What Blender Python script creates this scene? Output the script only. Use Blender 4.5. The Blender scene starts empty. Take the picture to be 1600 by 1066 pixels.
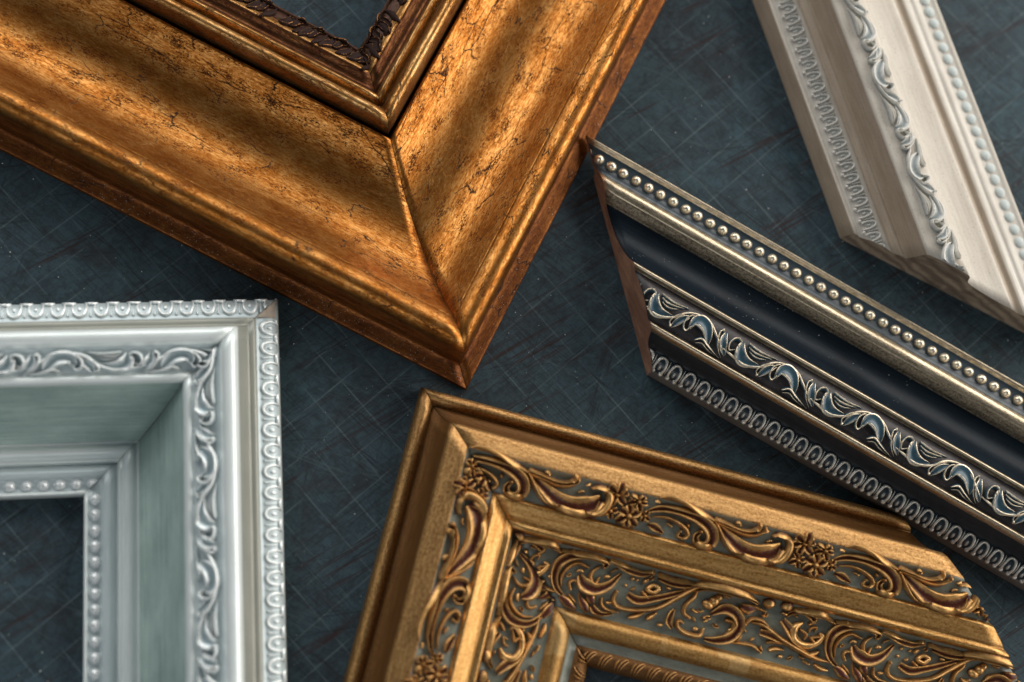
import bpy, bmesh, math, random
import numpy as np
from mathutils import Matrix, Vector, noise

Q = 0.00025                     # working unit: a quarter of a millimetre, in metres
scene = bpy.context.scene
C = scene.collection
random.seed(7)

# ------------------------------------------------------------------ camera
R_CAM = [[0.9893704122740647, -0.01674160066834804, -0.1444503586832125],
         [-0.01674160066834804, 0.9736319789473519, -0.22750931492605966],
         [0.1444503586832125, 0.22750931492605966, 0.9630023912214166]]
C_CAM = Vector((-346.68, -546.02, 2311.21)) * Q
cam = bpy.data.cameras.new('camera')
cam.sensor_width = 36.0
cam.lens = 54.0
cam.clip_start = 0.02
cam.clip_end = 20.0
cam_ob = bpy.data.objects.new('camera', cam)
C.objects.link(cam_ob)
M = Matrix([R_CAM[0] + [C_CAM.x], R_CAM[1] + [C_CAM.y], R_CAM[2] + [C_CAM.z], [0, 0, 0, 1]])
cam_ob.matrix_world = M
scene.camera = cam_ob
focus = Vector((-60, 190, 55)) * Q
fwd = -Vector((R_CAM[0][2], R_CAM[1][2], R_CAM[2][2]))
cam.dof.use_dof = True
cam.dof.focus_distance = (focus - C_CAM).dot(fwd)
cam.dof.aperture_fstop = 3.5
cam.dof.aperture_blades = 8

# ------------------------------------------------------------------ light: one big window and a weak second one, dim room
world = bpy.data.worlds.new('World')
scene.world = world
world.use_nodes = True
bg = world.node_tree.nodes['Background']
bg.inputs[0].default_value = (0.72, 0.88, 1.0, 1)
bg.inputs[1].default_value = 0.065

def area(name, loc, target, sx, sy, energy, col):
    l = bpy.data.lights.new(name, 'AREA')
    l.shape = 'RECTANGLE'; l.size = sx; l.size_y = sy
    l.energy = energy; l.color = col
    o = bpy.data.objects.new(name, l); C.objects.link(o)
    o.location = loc
    d = Vector(target) - Vector(loc)
    o.rotation_euler = d.to_track_quat('-Z', 'Y').to_euler()
    return o
def sky_dir(az, el, d):
    a, e = math.radians(az), math.radians(el)
    return (d * math.cos(e) * math.cos(a), d * math.cos(e) * math.sin(a), d * math.sin(e))
area('window_light', sky_dir(24, 25, 1.9), (0, 0, 0), 3.2, 1.0, 50.0, (1.0, 0.96, 0.91))
area('side_window_light', sky_dir(110, 30, 1.8), (0, 0, 0), 1.9, 0.8, 20.0, (0.98, 0.98, 0.97))
area('room_bounce_light', sky_dir(-40, 22, 1.8), (0, 0, 0), 1.4, 0.7, 4.0, (1.0, 0.94, 0.86))
area('far_wall_bounce_light', sky_dir(236, 36, 1.7), (0, 0, 0), 1.0, 0.8, 4.5, (0.95, 0.97, 1.0))

scene.view_settings.view_transform = 'Standard'
scene.view_settings.look = 'None'
scene.view_settings.exposure = 0.2
scene.view_settings.gamma = 1.0
scene.cycles.use_denoising = True
scene.cycles.max_bounces = 6

# ------------------------------------------------------------------ material helpers
class Mat:
    def __init__(self, name):
        self.m = bpy.data.materials.new(name); self.m.use_nodes = True
        self.nt = self.m.node_tree
        self.b = self.nt.nodes['Principled BSDF']
    def n(self, typ, **kw):
        nd = self.nt.nodes.new(typ)
        for k, v in kw.items():
            if k in nd.inputs.keys(): nd.inputs[k].default_value = v
            else: setattr(nd, k, v)
        return nd
    def link(self, a, b): self.nt.links.new(a, b)
    def set(self, **kw):
        for k, v in kw.items(): self.b.inputs[k.replace('_', ' ')].default_value = v
    def uv(self, sx=1.0, sy=1.0, off=0.0):
        u = self.n('ShaderNodeUVMap')
        mp = self.n('ShaderNodeMapping')
        mp.inputs['Scale'].default_value = (sx, sy, 1); mp.inputs['Location'].default_value = (off, off * 1.7, 0)
        self.link(u.outputs[0], mp.inputs[0]); return mp.outputs[0]
    def pos(self, s=1.0):
        g = self.n('ShaderNodeNewGeometry')
        mp = self.n('ShaderNodeMapping'); mp.inputs['Scale'].default_value = (s, s, s)
        self.link(g.outputs['Position'], mp.inputs[0]); return mp.outputs[0]
    def noise(self, vec, scale, detail=6, rough=0.6, dist=0.0):
        t = self.n('ShaderNodeTexNoise'); t.inputs['Scale'].default_value = scale
        t.inputs['Detail'].default_value = detail; t.inputs['Roughness'].default_value = rough
        t.inputs['Distortion'].default_value = dist
        self.link(vec, t.inputs['Vector']); return t.outputs['Fac'], t.outputs['Color']
    def ramp(self, fac, stops, interp='LINEAR'):
        r = self.n('ShaderNodeValToRGB'); r.color_ramp.interpolation = interp
        e = r.color_ramp.elements
        while len(e) < len(stops): e.new(0.5)
        for el, (p, c) in zip(e, stops):
            el.position = p
            el.color = (c, c, c, 1) if not hasattr(c, '__len__') else (*c, 1)
        self.link(fac, r.inputs[0]); return r.outputs[0]
    def mix(self, fac, a, b, mode='MIX'):
        m = self.n('ShaderNodeMix'); m.data_type = 'RGBA'; m.blend_type = mode
        for sock, v in ((m.inputs[0], fac), (m.inputs[6], a), (m.inputs[7], b)):
            if hasattr(v, 'is_output'): self.link(v, sock)
            elif hasattr(v, '__len__'): sock.default_value = (*v, 1)
            else: sock.default_value = v if sock == m.inputs[0] else (v, v, v, 1)
        return m.outputs[2]
    def math(self, op, a, b=0.0, clamp=False):
        m = self.n('ShaderNodeMath'); m.operation = op; m.use_clamp = clamp
        for sock, v in ((m.inputs[0], a), (m.inputs[1], b)):
            if hasattr(v, 'is_output'): self.link(v, sock)
            else: sock.default_value = v
        return m.outputs[0]
    def attr(self, name):
        a = self.n('ShaderNodeAttribute'); a.attribute_name = name; return a.outputs['Fac']
    def bump(self, height, strength=0.3, dist=0.0003):
        b = self.n('ShaderNodeBump'); b.inputs['Strength'].default_value = strength
        b.inputs['Distance'].default_value = dist
        self.link(height, b.inputs['Height']); self.link(b.outputs[0], self.b.inputs['Normal'])
    def base(self, c): self.link(c, self.b.inputs['Base Color'])
    def rough(self, c): self.link(c, self.b.inputs['Roughness'])
    def metal(self, c): self.link(c, self.b.inputs['Metallic'])
    def crackle(self, vec, scale, width, randomness=1.0, warp=0.35):
        _, col = self.noise(vec, scale * 2.3, 4, 0.6)
        v = self.n('ShaderNodeVectorMath'); v.operation = 'MULTIPLY_ADD'
        self.link(col, v.inputs[0]); v.inputs[1].default_value = (warp, warp, warp); self.link(vec, v.inputs[2])
        vo = self.n('ShaderNodeTexVoronoi'); vo.feature = 'DISTANCE_TO_EDGE'
        vo.inputs['Scale'].default_value = scale; vo.inputs['Randomness'].default_value = randomness
        self.link(v.outputs[0], vo.inputs['Vector'])
        return self.ramp(vo.outputs['Distance'], [(0.0, 1.0), (width, 0.0)])

def simple(name, col, rough=0.5, metal=0.0, var=0.25, nscale=400.0, bump=0.15, **kw):
    m = Mat(name)
    f, _ = m.noise(m.pos(), nscale, 6, 0.65)
    c = m.ramp(f, [(0.3, tuple(x * (1 - var) for x in col)), (0.7, tuple(min(1, x * (1 + var)) for x in col))])
    m.base(c); m.set(Roughness=rough, Metallic=metal, **kw)
    f2, _ = m.noise(m.pos(), nscale * 6, 3, 0.6)
    if bump: m.bump(f2, bump, 0.0002)
    return m.m

# ---- antique amber gilding with crackle, dark flecks and fine brushed grain
def amber(name, light, mid, dark, fleck=0.8, crack=1.0, metal=0.95):
    m = Mat(name)
    grain, _ = m.noise(m.uv(9, 30), 1.0, 7, 0.72, 0.25)
    blot, _ = m.noise(m.uv(1.1, 2.4), 1.5, 6, 0.6, 0.5)
    f = m.math('ADD', m.math('MULTIPLY', grain, 0.70), m.math('MULTIPLY', blot, 0.42))
    base = m.ramp(f, [(0.40, dark), (0.53, mid), (0.68, light)])
    # dark worn flecks along the grain, in clusters
    clus, _ = m.noise(m.uv(1.5, 3.2, 3.1), 1.6, 3, 0.55)
    fl, _ = m.noise(m.uv(22, 46), 1.0, 4, 0.75, 0.4)
    fm = m.ramp(m.math('ADD', m.math('MULTIPLY', clus, 0.6), fl), [(0.850, 0.0), (0.94, fleck)])
    base = m.mix(fm, base, (0.060, 0.017, 0.007))
    # crackle: long checks along the rail with short cross cracks, broken up by noise
    c1 = m.crackle(m.uv(0.55, 1.9), 1.25, 0.013, warp=0.22)
    c2 = m.crackle(m.uv(1.5, 2.4, 5.0), 3.0, 0.013, warp=0.14)
    br, _ = m.noise(m.uv(0.9, 1.1, 9.0), 2.0, 3, 0.5)
    k1 = m.math('MULTIPLY', c1, m.ramp(br, [(0.44, 0), (0.50, 1)]))
    k2 = m.math('MULTIPLY', c2, m.ramp(br, [(0.48, 0), (0.54, 1)]))
    ck = m.math('MULTIPLY', m.math('MAXIMUM', k1, k2), crack, True)
    base = m.mix(ck, base, (0.010, 0.005, 0.003))
    m.base(base)
    m.metal(m.math('SUBTRACT', metal, m.math('MULTIPLY', ck, 0.9), True))
    m.rough(m.math('ADD', m.ramp(grain, [(0.3, 0.46), (0.7, 0.31)]), m.math('MULTIPLY', m.math('MAXIMUM', fm, m.math('MULTIPLY', ck, 2.0)), 0.22)))
    m.set(Specular_IOR_Level=0.2)
    h = m.math('SUBTRACT', m.math('MULTIPLY', grain, 0.6), m.math('MULTIPLY', m.math('MAXIMUM', ck, m.math('MULTIPLY', fm, 0.35)), 0.6))
    m.bump(h, 0.40, 0.00025)
    return m.m

def gilt(name, light, dark, rough=0.42, metal=0.85, streak=14.0, sparkle=0.6, patch=None, var=0.5):
    m = Mat(name)
    st, _ = m.noise(m.uv(0.9, streak), 2.0, 6, 0.7)
    gr, _ = m.noise(m.uv(21, 25), 1.0, 5, 0.85)
    f = m.math('ADD', m.math('MULTIPLY', st, var), m.math('MULTIPLY', gr, 1 - var))
    c = m.ramp(f, [(0.41, dark), (0.59, light)])
    if patch:
        sq = m.n('ShaderNodeTexVoronoi'); sq.feature = 'F1'; sq.distance = 'CHEBYCHEV'
        sq.inputs['Scale'].default_value = 2.6; m.link(m.uv(1.2, 0.5, 2.0), sq.inputs['Vector'])
        pm = m.ramp(sq.outputs['Color'], [(0.58, 0), (0.72, 0.25)])
        c = m.mix(pm, c, patch)
    m.base(c); m.set(Metallic=metal)
    m.rough(m.ramp(gr, [(0.3, rough - 0.06), (0.7, rough + 0.12)]))
    m.bump(gr, sparkle, 0.0004)
    return m.m

def carved(name, high, low, ground=None, hi_metal=0.8, hi_rough=0.35, lo_rough=0.3, lo_metal=0.0, edge=(0.35, 0.62), var=0.3, spec=0.5):
    """relief ornament: rubbed gilding on the crests (attribute gild), old wash in the hollows"""
    m = Mat(name)
    g = m.attr('gild')
    nz, _ = m.noise(m.pos(), 900, 5, 0.7)
    f = m.ramp(m.math('ADD', g, m.math('MULTIPLY', m.math('SUBTRACT', nz, 0.5), 0.9)), [(edge[0], 0), (edge[1], 1)])
    n2, _ = m.noise(m.pos(), 350, 4, 0.6)
    hi = m.ramp(n2, [(0.3, tuple(x * (1 - var) for x in high)), (0.7, tuple(min(1, x * (1 + var)) for x in high))])
    m.base(m.mix(f, low, hi))
    m.metal(m.math('ADD', lo_metal, m.math('MULTIPLY', f, hi_metal - lo_metal)))
    m.rough(m.math('ADD', lo_rough, m.math('MULTIPLY', f, hi_rough - lo_rough)))
    n3, _ = m.noise(m.pos(), 2600, 3, 0.7)
    m.bump(n3, 0.25, 0.0002)
    m.set(Specular_IOR_Level=spec)
    return m.m

def streaked(name, light, dark, rough=0.4, metal=0.0, sx=0.5, sy=22.0, speck=None, spec_amt=0.0, coat=0.0, crack=0.0, var=1.0, spec=0.5):
    m = Mat(name)
    st, _ = m.noise(m.uv(sx, sy), 2.0, 8, 0.72, 0.1)
    bl, _ = m.noise(m.uv(0.6, 1.2, 4.0), 2.0, 4, 0.6)
    f = m.math('ADD', m.math('MULTIPLY', st, 0.65), m.math('MULTIPLY', bl, 0.35))
    c = m.ramp(f, [(0.36, dark), (0.62, light)])
    if speck is not None:
        sp, _ = m.noise(m.uv(9, 9, 1.3), 3.5, 3, 0.6)
        c = m.mix(m.ramp(sp, [(0.625, 0), (0.66, spec_amt)]), c, speck)
    m.base(c); m.set(Roughness=rough, Metallic=metal, Coat_Weight=coat, Coat_Roughness=0.15, Specular_IOR_Level=spec)
    m.bump(st, 0.25, 0.0002)
    return m.m

def wood(name, light, dark, wv=0.55):
    m = Mat(name)
    w = m.n('ShaderNodeTexWave'); w.wave_type = 'BANDS'; w.bands_direction = 'DIAGONAL'
    w.inputs['Scale'].default_value = 90; w.inputs['Distortion'].default_value = 5; w.inputs['Detail'].default_value = 3
    w.inputs['Detail Scale'].default_value = 1.2
    m.link(m.pos(), w.inputs['Vector'])
    f, _ = m.noise(m.pos(), 1500, 5, 0.7)
    c = m.ramp(m.math('ADD', m.math('MULTIPLY', w.outputs['Fac'], wv), m.math('MULTIPLY', f, 1.05 - wv)), [(0.2, dark), (0.8, light)])
    bl, _ = m.noise(m.pos(), 70, 4, 0.6, 0.8)
    c = m.mix(m.ramp(bl, [(0.45, 0.0), (0.60, 0.6)]), c, tuple(x * 0.62 for x in dark))
    sw = m.n('ShaderNodeTexWave'); sw.wave_type = 'BANDS'; sw.bands_direction = 'Z'
    sw.inputs['Scale'].default_value = 420; sw.inputs['Distortion'].default_value = 3; sw.inputs['Detail'].default_value = 2
    m.link(m.pos(), sw.inputs['Vector'])
    m.base(c); m.set(Roughness=0.75)
    m.bump(m.math('ADD', m.math('MULTIPLY', sw.outputs['Fac'], 0.6), f), 0.6, 0.0003)
    return m.m

# ---- cutting mat: printed half-inch grid, a web of knife scratches, rubbed patches
def mat_material():
    m = Mat('cutting_mat_vinyl')
    g = m.n('ShaderNodeNewGeometry')
    def rot(deg, sx, sy, off=(0, 0)):
        mp = m.n('ShaderNodeMapping'); mp.vector_type = 'TEXTURE'
        mp.inputs['Rotation'].default_value = (0, 0, math.radians(deg))
        mp.inputs['Scale'].default_value = (sx, sy, 1); mp.inputs['Location'].default_value = (off[0], off[1], 0)
        m.link(g.outputs['Position'], mp.inputs[0]); return mp.outputs[0]
    P = rot(0, 1, 1)
    n1, _ = m.noise(P, 28, 6, 0.62, 0.6)
    n2, _ = m.noise(P, 150, 7, 0.72, 0.8)
    base = m.ramp(n1, [(0.34, (0.027, 0.036, 0.044)), (0.5, (0.032, 0.057, 0.071)), (0.66, (0.038, 0.082, 0.099))])
    base = m.mix(0.55, base, m.ramp(n2, [(0.34, (0.017, 0.023, 0.029)), (0.66, (0.050, 0.092, 0.111))]))
    sc, _ = m.noise(P, 11, 6, 0.68, 0.9)
    base = m.mix(m.ramp(sc, [(0.47, 0.0), (0.62, 0.55)]), base, (0.046, 0.078, 0.094))
    dk, _ = m.noise(rot(33, 1.0, 0.5, (3.3, 1.2)), 14, 5, 0.65, 0.8)
    base = m.mix(m.ramp(dk, [(0.52, 0.0), (0.68, 0.4)]), base, (0.015, 0.018, 0.021))
    # cellular scuffs: fine curved net
    cn = m.crackle(rot(0, 1, 1), 260, 0.10, warp=0.004)
    base = m.mix(m.math('MULTIPLY', cn, 0.35), base, (0.012, 0.018, 0.021))
    def lines(deg, spacing, width, off, brk, brk_lo, col_a):
        v = rot(deg, 1, 1, off)
        sp = m.n('ShaderNodeSeparateXYZ'); m.link(v, sp.inputs[0])
        wob, _ = m.noise(rot(deg, 1, 1), 9, 2, 0.5)
        y = m.math('ADD', sp.outputs[1], m.math('MULTIPLY', wob, 0.0006))
        fr = m.math('FRACT', m.math('DIVIDE', m.math('ADD', y, 10.0), spacing))
        d = m.math('MULTIPLY', m.math('ABSOLUTE', m.math('SUBTRACT', fr, 0.5)), spacing)
        ln = m.ramp(m.math('DIVIDE', d, width), [(0.5, 1), (1.0, 0)])
        bn, _ = m.noise(rot(deg, 0.9, 0.12), brk, 6, 0.72)
        return m.math('MULTIPLY', ln, m.ramp(bn, [(brk_lo, 0.0), (brk_lo + 0.16, col_a)]))
    hgt = None
    # printed grid, mostly rubbed off
    for deg, off in ((-49.5, (0, 0.0022)), (40.5, (0, 0.0051))):
        l = lines(deg, 0.0127, 0.00040, off, 26, 0.42, 0.62)
        base = m.mix(l, base, (0.11, 0.15, 0.165))
    # scratches : long thin cuts, random distances by stretched voronoi cells
    def scratch(deg, sx, sy, lo, amt, col, seed):
        nonlocal base, hgt
        f, _ = m.noise(rot(deg, sx, sy, (seed, seed * 0.7)), 1.0, 2, 0.5, 0.25)
        r = m.ramp(m.math('ABSOLUTE', m.math('SUBTRACT', f, 0.5)), [(0.0, 1.0), (lo, 0.0)])
        gate, _ = m.noise(rot(deg, 0.05, 0.012, (seed * 2.1, 0)), 1.0, 3, 0.6)
        r = m.math('MULTIPLY', r, m.ramp(gate, [(0.46, 0), (0.60, amt)]))
        base = m.mix(r, base, col)
        hgt = r if hgt is None else m.math('MAXIMUM', hgt, r)
    scratch(-46, 0.10, 0.0016, 0.030, 0.6, (0.012, 0.010, 0.011), 0.11)
    scratch(-38, 0.16, 0.0028, 0.030, 0.6, (0.014, 0.010, 0.010), 0.37)
    scratch(37, 0.12, 0.0014, 0.030, 0.6, (0.013, 0.011, 0.012), 0.73)
    scratch(30, 0.18, 0.0036, 0.035, 0.9, (0.030, 0.014, 0.013), 1.31)
    scratch(44, 0.10, 0.0020, 0.010, 0.30, (0.08, 0.11, 0.12), 2.27)
    scratch(-55, 0.07, 0.0024, 0.008, 0.30, (0.09, 0.12, 0.13), 3.51)
    scratch(8, 0.14, 0.0050, 0.016, 0.55, (0.010, 0.012, 0.014), 4.17)
    scratch(71, 0.11, 0.0046, 0.014, 0.5, (0.010, 0.012, 0.014), 5.83)
    scratch(-20, 0.09, 0.0070, 0.010, 0.4, (0.08, 0.11, 0.12), 6.61)
    # brown stains
    st, _ = m.noise(P, 40, 5, 0.65, 1.0)
    base = m.mix(m.ramp(st, [(0.58, 0), (0.72, 0.55)]), base, (0.024, 0.017, 0.016))
    m.base(base)
    m.rough(m.ramp(n2, [(0.3, 0.75), (0.7, 0.55)]))
    m.set(Specular_IOR_Level=0.22)
    h = m.math('SUBTRACT', m.math('MULTIPLY', n2, 0.35), m.math('MULTIPLY', hgt, 0.8))
    m.bump(h, 0.35, 0.0003)
    return m.m

MAT = {}
MAT['mat'] = mat_material()
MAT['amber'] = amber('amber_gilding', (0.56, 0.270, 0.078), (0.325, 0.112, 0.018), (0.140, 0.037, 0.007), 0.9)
MAT['amber_flange'] = amber('shaded_flange_gilding', (0.23, 0.080, 0.015), (0.125, 0.037, 0.007), (0.055, 0.015, 0.004), 0.6, metal=0.6)  # darker copy of the gilding: shade of the outer face is in the colour
MAT['amber_bead'] = amber('amber_bead_gilding', (0.62, 0.38, 0.16), (0.38, 0.175, 0.048), (0.14, 0.045, 0.012), 0.8, 0.9)
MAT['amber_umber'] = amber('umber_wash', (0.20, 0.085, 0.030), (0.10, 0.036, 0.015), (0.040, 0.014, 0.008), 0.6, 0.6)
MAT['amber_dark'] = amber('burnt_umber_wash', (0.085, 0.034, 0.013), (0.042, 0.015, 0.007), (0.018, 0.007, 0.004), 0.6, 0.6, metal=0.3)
MAT['amber_leaf'] = carved('umber_leaf', (0.26, 0.115, 0.035), (0.020, 0.007, 0.004), hi_metal=0.6, lo_rough=0.6, edge=(0.95, 1.45), spec=0.12)
MAT['silver'] = streaked('silver_paint', (0.82, 0.875, 0.855), (0.66, 0.72, 0.70), 0.36, 0.25, 0.5, 16, var=0.6)
MAT['silver_blue'] = streaked('blue_grey_silver', (0.58, 0.655, 0.66), (0.43, 0.50, 0.51), 0.42, 0.2, 0.5, 14)
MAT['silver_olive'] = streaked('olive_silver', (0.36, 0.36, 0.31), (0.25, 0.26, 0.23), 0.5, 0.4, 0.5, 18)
MAT['sage'] = streaked('sage_paint', (0.46, 0.58, 0.53), (0.19, 0.275, 0.25), 0.46, 0.1, 0.30, 30, (0.04, 0.05, 0.05), 0.25)
MAT['silver_carved'] = carved('silver_relief', (0.84, 0.87, 0.855), (0.33, 0.42, 0.44), hi_metal=0.4, hi_rough=0.32, lo_rough=0.42, lo_metal=0.35, edge=(0.05, 0.6), var=0.08)
MAT['gold'] = gilt('bronze_gold_paint', (0.60, 0.35, 0.135), (0.20, 0.088, 0.025), 0.38, 0.9, 9, 0.5, var=0.3)
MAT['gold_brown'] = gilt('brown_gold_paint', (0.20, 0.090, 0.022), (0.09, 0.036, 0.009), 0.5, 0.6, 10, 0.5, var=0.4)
MAT['gold_orange'] = gilt('orange_gold_paint', (0.66, 0.395, 0.145), (0.28, 0.118, 0.024), 0.30, 0.9, 9, 0.35, var=0.4)
MAT['gold_leafed'] = gilt('gold_leaf_squares', (0.46, 0.265, 0.085), (0.20, 0.09, 0.022), 0.36, 0.8, 8, 0.5, patch=(0.70, 0.50, 0.24), var=0.35)
MAT['green'] = streaked('grey_green_wash', (0.215, 0.225, 0.180), (0.120, 0.130, 0.105), 0.36, 0.0, 1.5, 4, (0.03, 0.02, 0.015), 0.6)
MAT['gold_carved'] = carved('gilded_relief', (0.54, 0.30, 0.105), (0.075, 0.019, 0.010), hi_metal=0.8, hi_rough=0.40, lo_rough=0.34, edge=(0.10, 0.55), spec=0.25)
MAT['gold_stem'] = carved('gilded_stem', (0.62, 0.35, 0.125), (0.10, 0.032, 0.014), hi_metal=0.8, hi_rough=0.34, lo_rough=0.3, edge=(0.1, 0.5))
MAT['black'] = streaked('blue_black_lacquer', (0.0085, 0.0145, 0.020), (0.004, 0.006, 0.009), 0.30, 0.0, 0.4, 26, (0.05, 0.045, 0.04), 0.25, spec=0.07)
MAT['slate'] = streaked('slate_blue_lacquer', (0.034, 0.052, 0.066), (0.016, 0.026, 0.035), 0.35, 0.0, 0.6, 18)
MAT['champagne'] = gilt('champagne_gilding', (0.66, 0.555, 0.40), (0.30, 0.235, 0.15), 0.30, 0.95, 12, 0.25, var=0.5)
MAT['champagne_dark'] = gilt('dark_champagne_gilding', (0.30, 0.24, 0.16), (0.035, 0.030, 0.024), 0.4, 0.7, 12, 0.4, var=0.25)  # darker, mottled champagne for the lower half of the bar
MAT['grey_brown'] = streaked('grey_brown_paint', (0.17, 0.15, 0.13), (0.09, 0.08, 0.07), 0.5, 0.0, 0.6, 12)
MAT['charcoal'] = streaked('charcoal_paint', (0.030, 0.032, 0.036), (0.010, 0.011, 0.013), 0.4, 0.0, 0.5, 16, (0.10, 0.09, 0.08), 0.3, spec=0.25)
MAT['umber_ground'] = streaked('dark_brown_ground', (0.040, 0.033, 0.033), (0.010, 0.008, 0.009), 0.45, 0.0, 3, 7, (0.20, 0.15, 0.10), 0.5, spec=0.3)
MAT['black_carved'] = carved('blue_leaf_champagne_rim', (0.70, 0.60, 0.45), (0.026, 0.064, 0.088), hi_metal=0.8, hi_rough=0.34, lo_rough=0.34, edge=(0.62, 0.82))
MAT['egg_carved'] = carved('silver_grey_egg', (0.62, 0.60, 0.54), (0.045, 0.075, 0.092), hi_metal=0.5, hi_rough=0.36, lo_rough=0.4, edge=(0.15, 0.7))
MAT['pearl'] = carved('champagne_pearl', (0.72, 0.63, 0.48), (0.12, 0.10, 0.07), hi_metal=0.8, hi_rough=0.3, lo_rough=0.4, edge=(0.0, 0.45))
MAT['silver_pearl'] = carved('silver_pearl', (0.76, 0.78, 0.78), (0.36, 0.42, 0.45), hi_metal=0.5, hi_rough=0.3, lo_rough=0.4, edge=(0.0, 0.3), var=0.06)
MAT['cream'] = streaked('cream_paint', (0.62, 0.565, 0.485), (0.48, 0.42, 0.345), 0.5, 0.0, 0.5, 10, (0.20, 0.15, 0.11), 0.7)
MAT['beige'] = streaked('shaded_beige_wash', (0.45, 0.365, 0.275), (0.31, 0.235, 0.165), 0.5, 0.0, 0.5, 14, (0.12, 0.08, 0.05), 0.6)  # brown wash, with the shade of the left-facing risers put into its colour
MAT['cream_band'] = streaked('streaky_cream_paint', (0.70, 0.655, 0.58), (0.42, 0.37, 0.31), 0.5, 0.0, 0.4, 22)
MAT['cream_carved'] = carved('cream_relief_blue_wash', (0.70, 0.67, 0.605), (0.27, 0.305, 0.305), hi_metal=0.0, hi_rough=0.5, lo_rough=0.5, edge=(0.05, 0.7), var=0.06)
MAT['blue_pearl'] = carved('pale_blue_pearl', (0.49, 0.535, 0.51), (0.44, 0.40, 0.33), hi_metal=0.0, hi_rough=0.45, lo_rough=0.5, edge=(0.0, 0.5), var=0.08)
MAT['wood_pink'] = wood('raw_reddish_wood', (0.36, 0.20, 0.12), (0.20, 0.095, 0.058), 0.18)
MAT['wood_grey'] = wood('raw_grey_brown_wood', (0.40, 0.31, 0.22), (0.17, 0.125, 0.09))
MAT['putty'] = streaked('tan_putty', (0.50, 0.42, 0.34), (0.36, 0.29, 0.22), 0.7, 0.0, 3, 5)
MAT['dust'] = simple('dust', (0.55, 0.55, 0.52), 0.9, 0.0)

# ------------------------------------------------------------------ geometry helpers
def link(name, me, parent=None, mats=()):
    for m in mats: me.materials.append(m)
    o = bpy.data.objects.new(name, me); C.objects.link(o)
    if parent is not None: o.parent = parent
    return o

def tag(o, label=None, cat=None, group=None, kind=None):
    if label: o['label'] = label
    if cat: o['category'] = cat
    if group: o['group'] = group
    if kind: o['kind'] = kind

def chaikin(p, it=2):
    p = np.array(p, float)
    for _ in range(it):
        a, b = p[:-1], p[1:]
        q = np.empty((2 * len(a), p.shape[1])); q[0::2] = 0.75 * a + 0.25 * b; q[1::2] = 0.25 * a + 0.75 * b
        p = np.vstack([p[:1], q, p[-1:]])
    return p

class Profile:
    """cross-section of a moulding: u across from the reference edge, z up; bands are runs of the point list"""
    def __init__(self, pts):
        raw = np.array([(u, z, i) for i, (u, z) in enumerate(pts)], float)
        s = chaikin(raw, 2)
        # drop points that coincide
        keep = [0]
        for i in range(1, len(s)):
            if np.hypot(*(s[i, :2] - s[keep[-1], :2])) > 0.25: keep.append(i)
        self.p = s[keep]
        d = np.hypot(*np.diff(self.p[:, :2], axis=0).T)
        self.t = np.concatenate([[0], np.cumsum(d)])
    def cut(self, i0, i1):
        k = self.p[:, 2]
        def at(v): return np.array([np.interp(v, k, self.p[:, 0]), np.interp(v, k, self.p[:, 1])]), np.interp(v, k, self.t)
        a, ta = at(i0); b, tb = at(i1)
        sel = (k > i0 + 1e-3) & (k < i1 - 1e-3)
        pts = np.vstack([a, self.p[sel, :2], b]); ts = np.concatenate([[ta], self.t[sel], [tb]])
        return pts, ts
    def t_of(self, i): return float(np.interp(i, self.p[:, 2], self.t))
    def at(self, t):
        u = np.interp(t, self.t, self.p[:, 0]); z = np.interp(t, self.t, self.p[:, 1])
        e = 4.0
        du = np.interp(t + e, self.t, self.p[:, 0]) - np.interp(t - e, self.t, self.p[:, 0])
        dz = np.interp(t + e, self.t, self.p[:, 1]) - np.interp(t - e, self.t, self.p[:, 1])
        L = np.hypot(du, dz) + 1e-9
        return u, z, -dz / L, du / L

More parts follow.
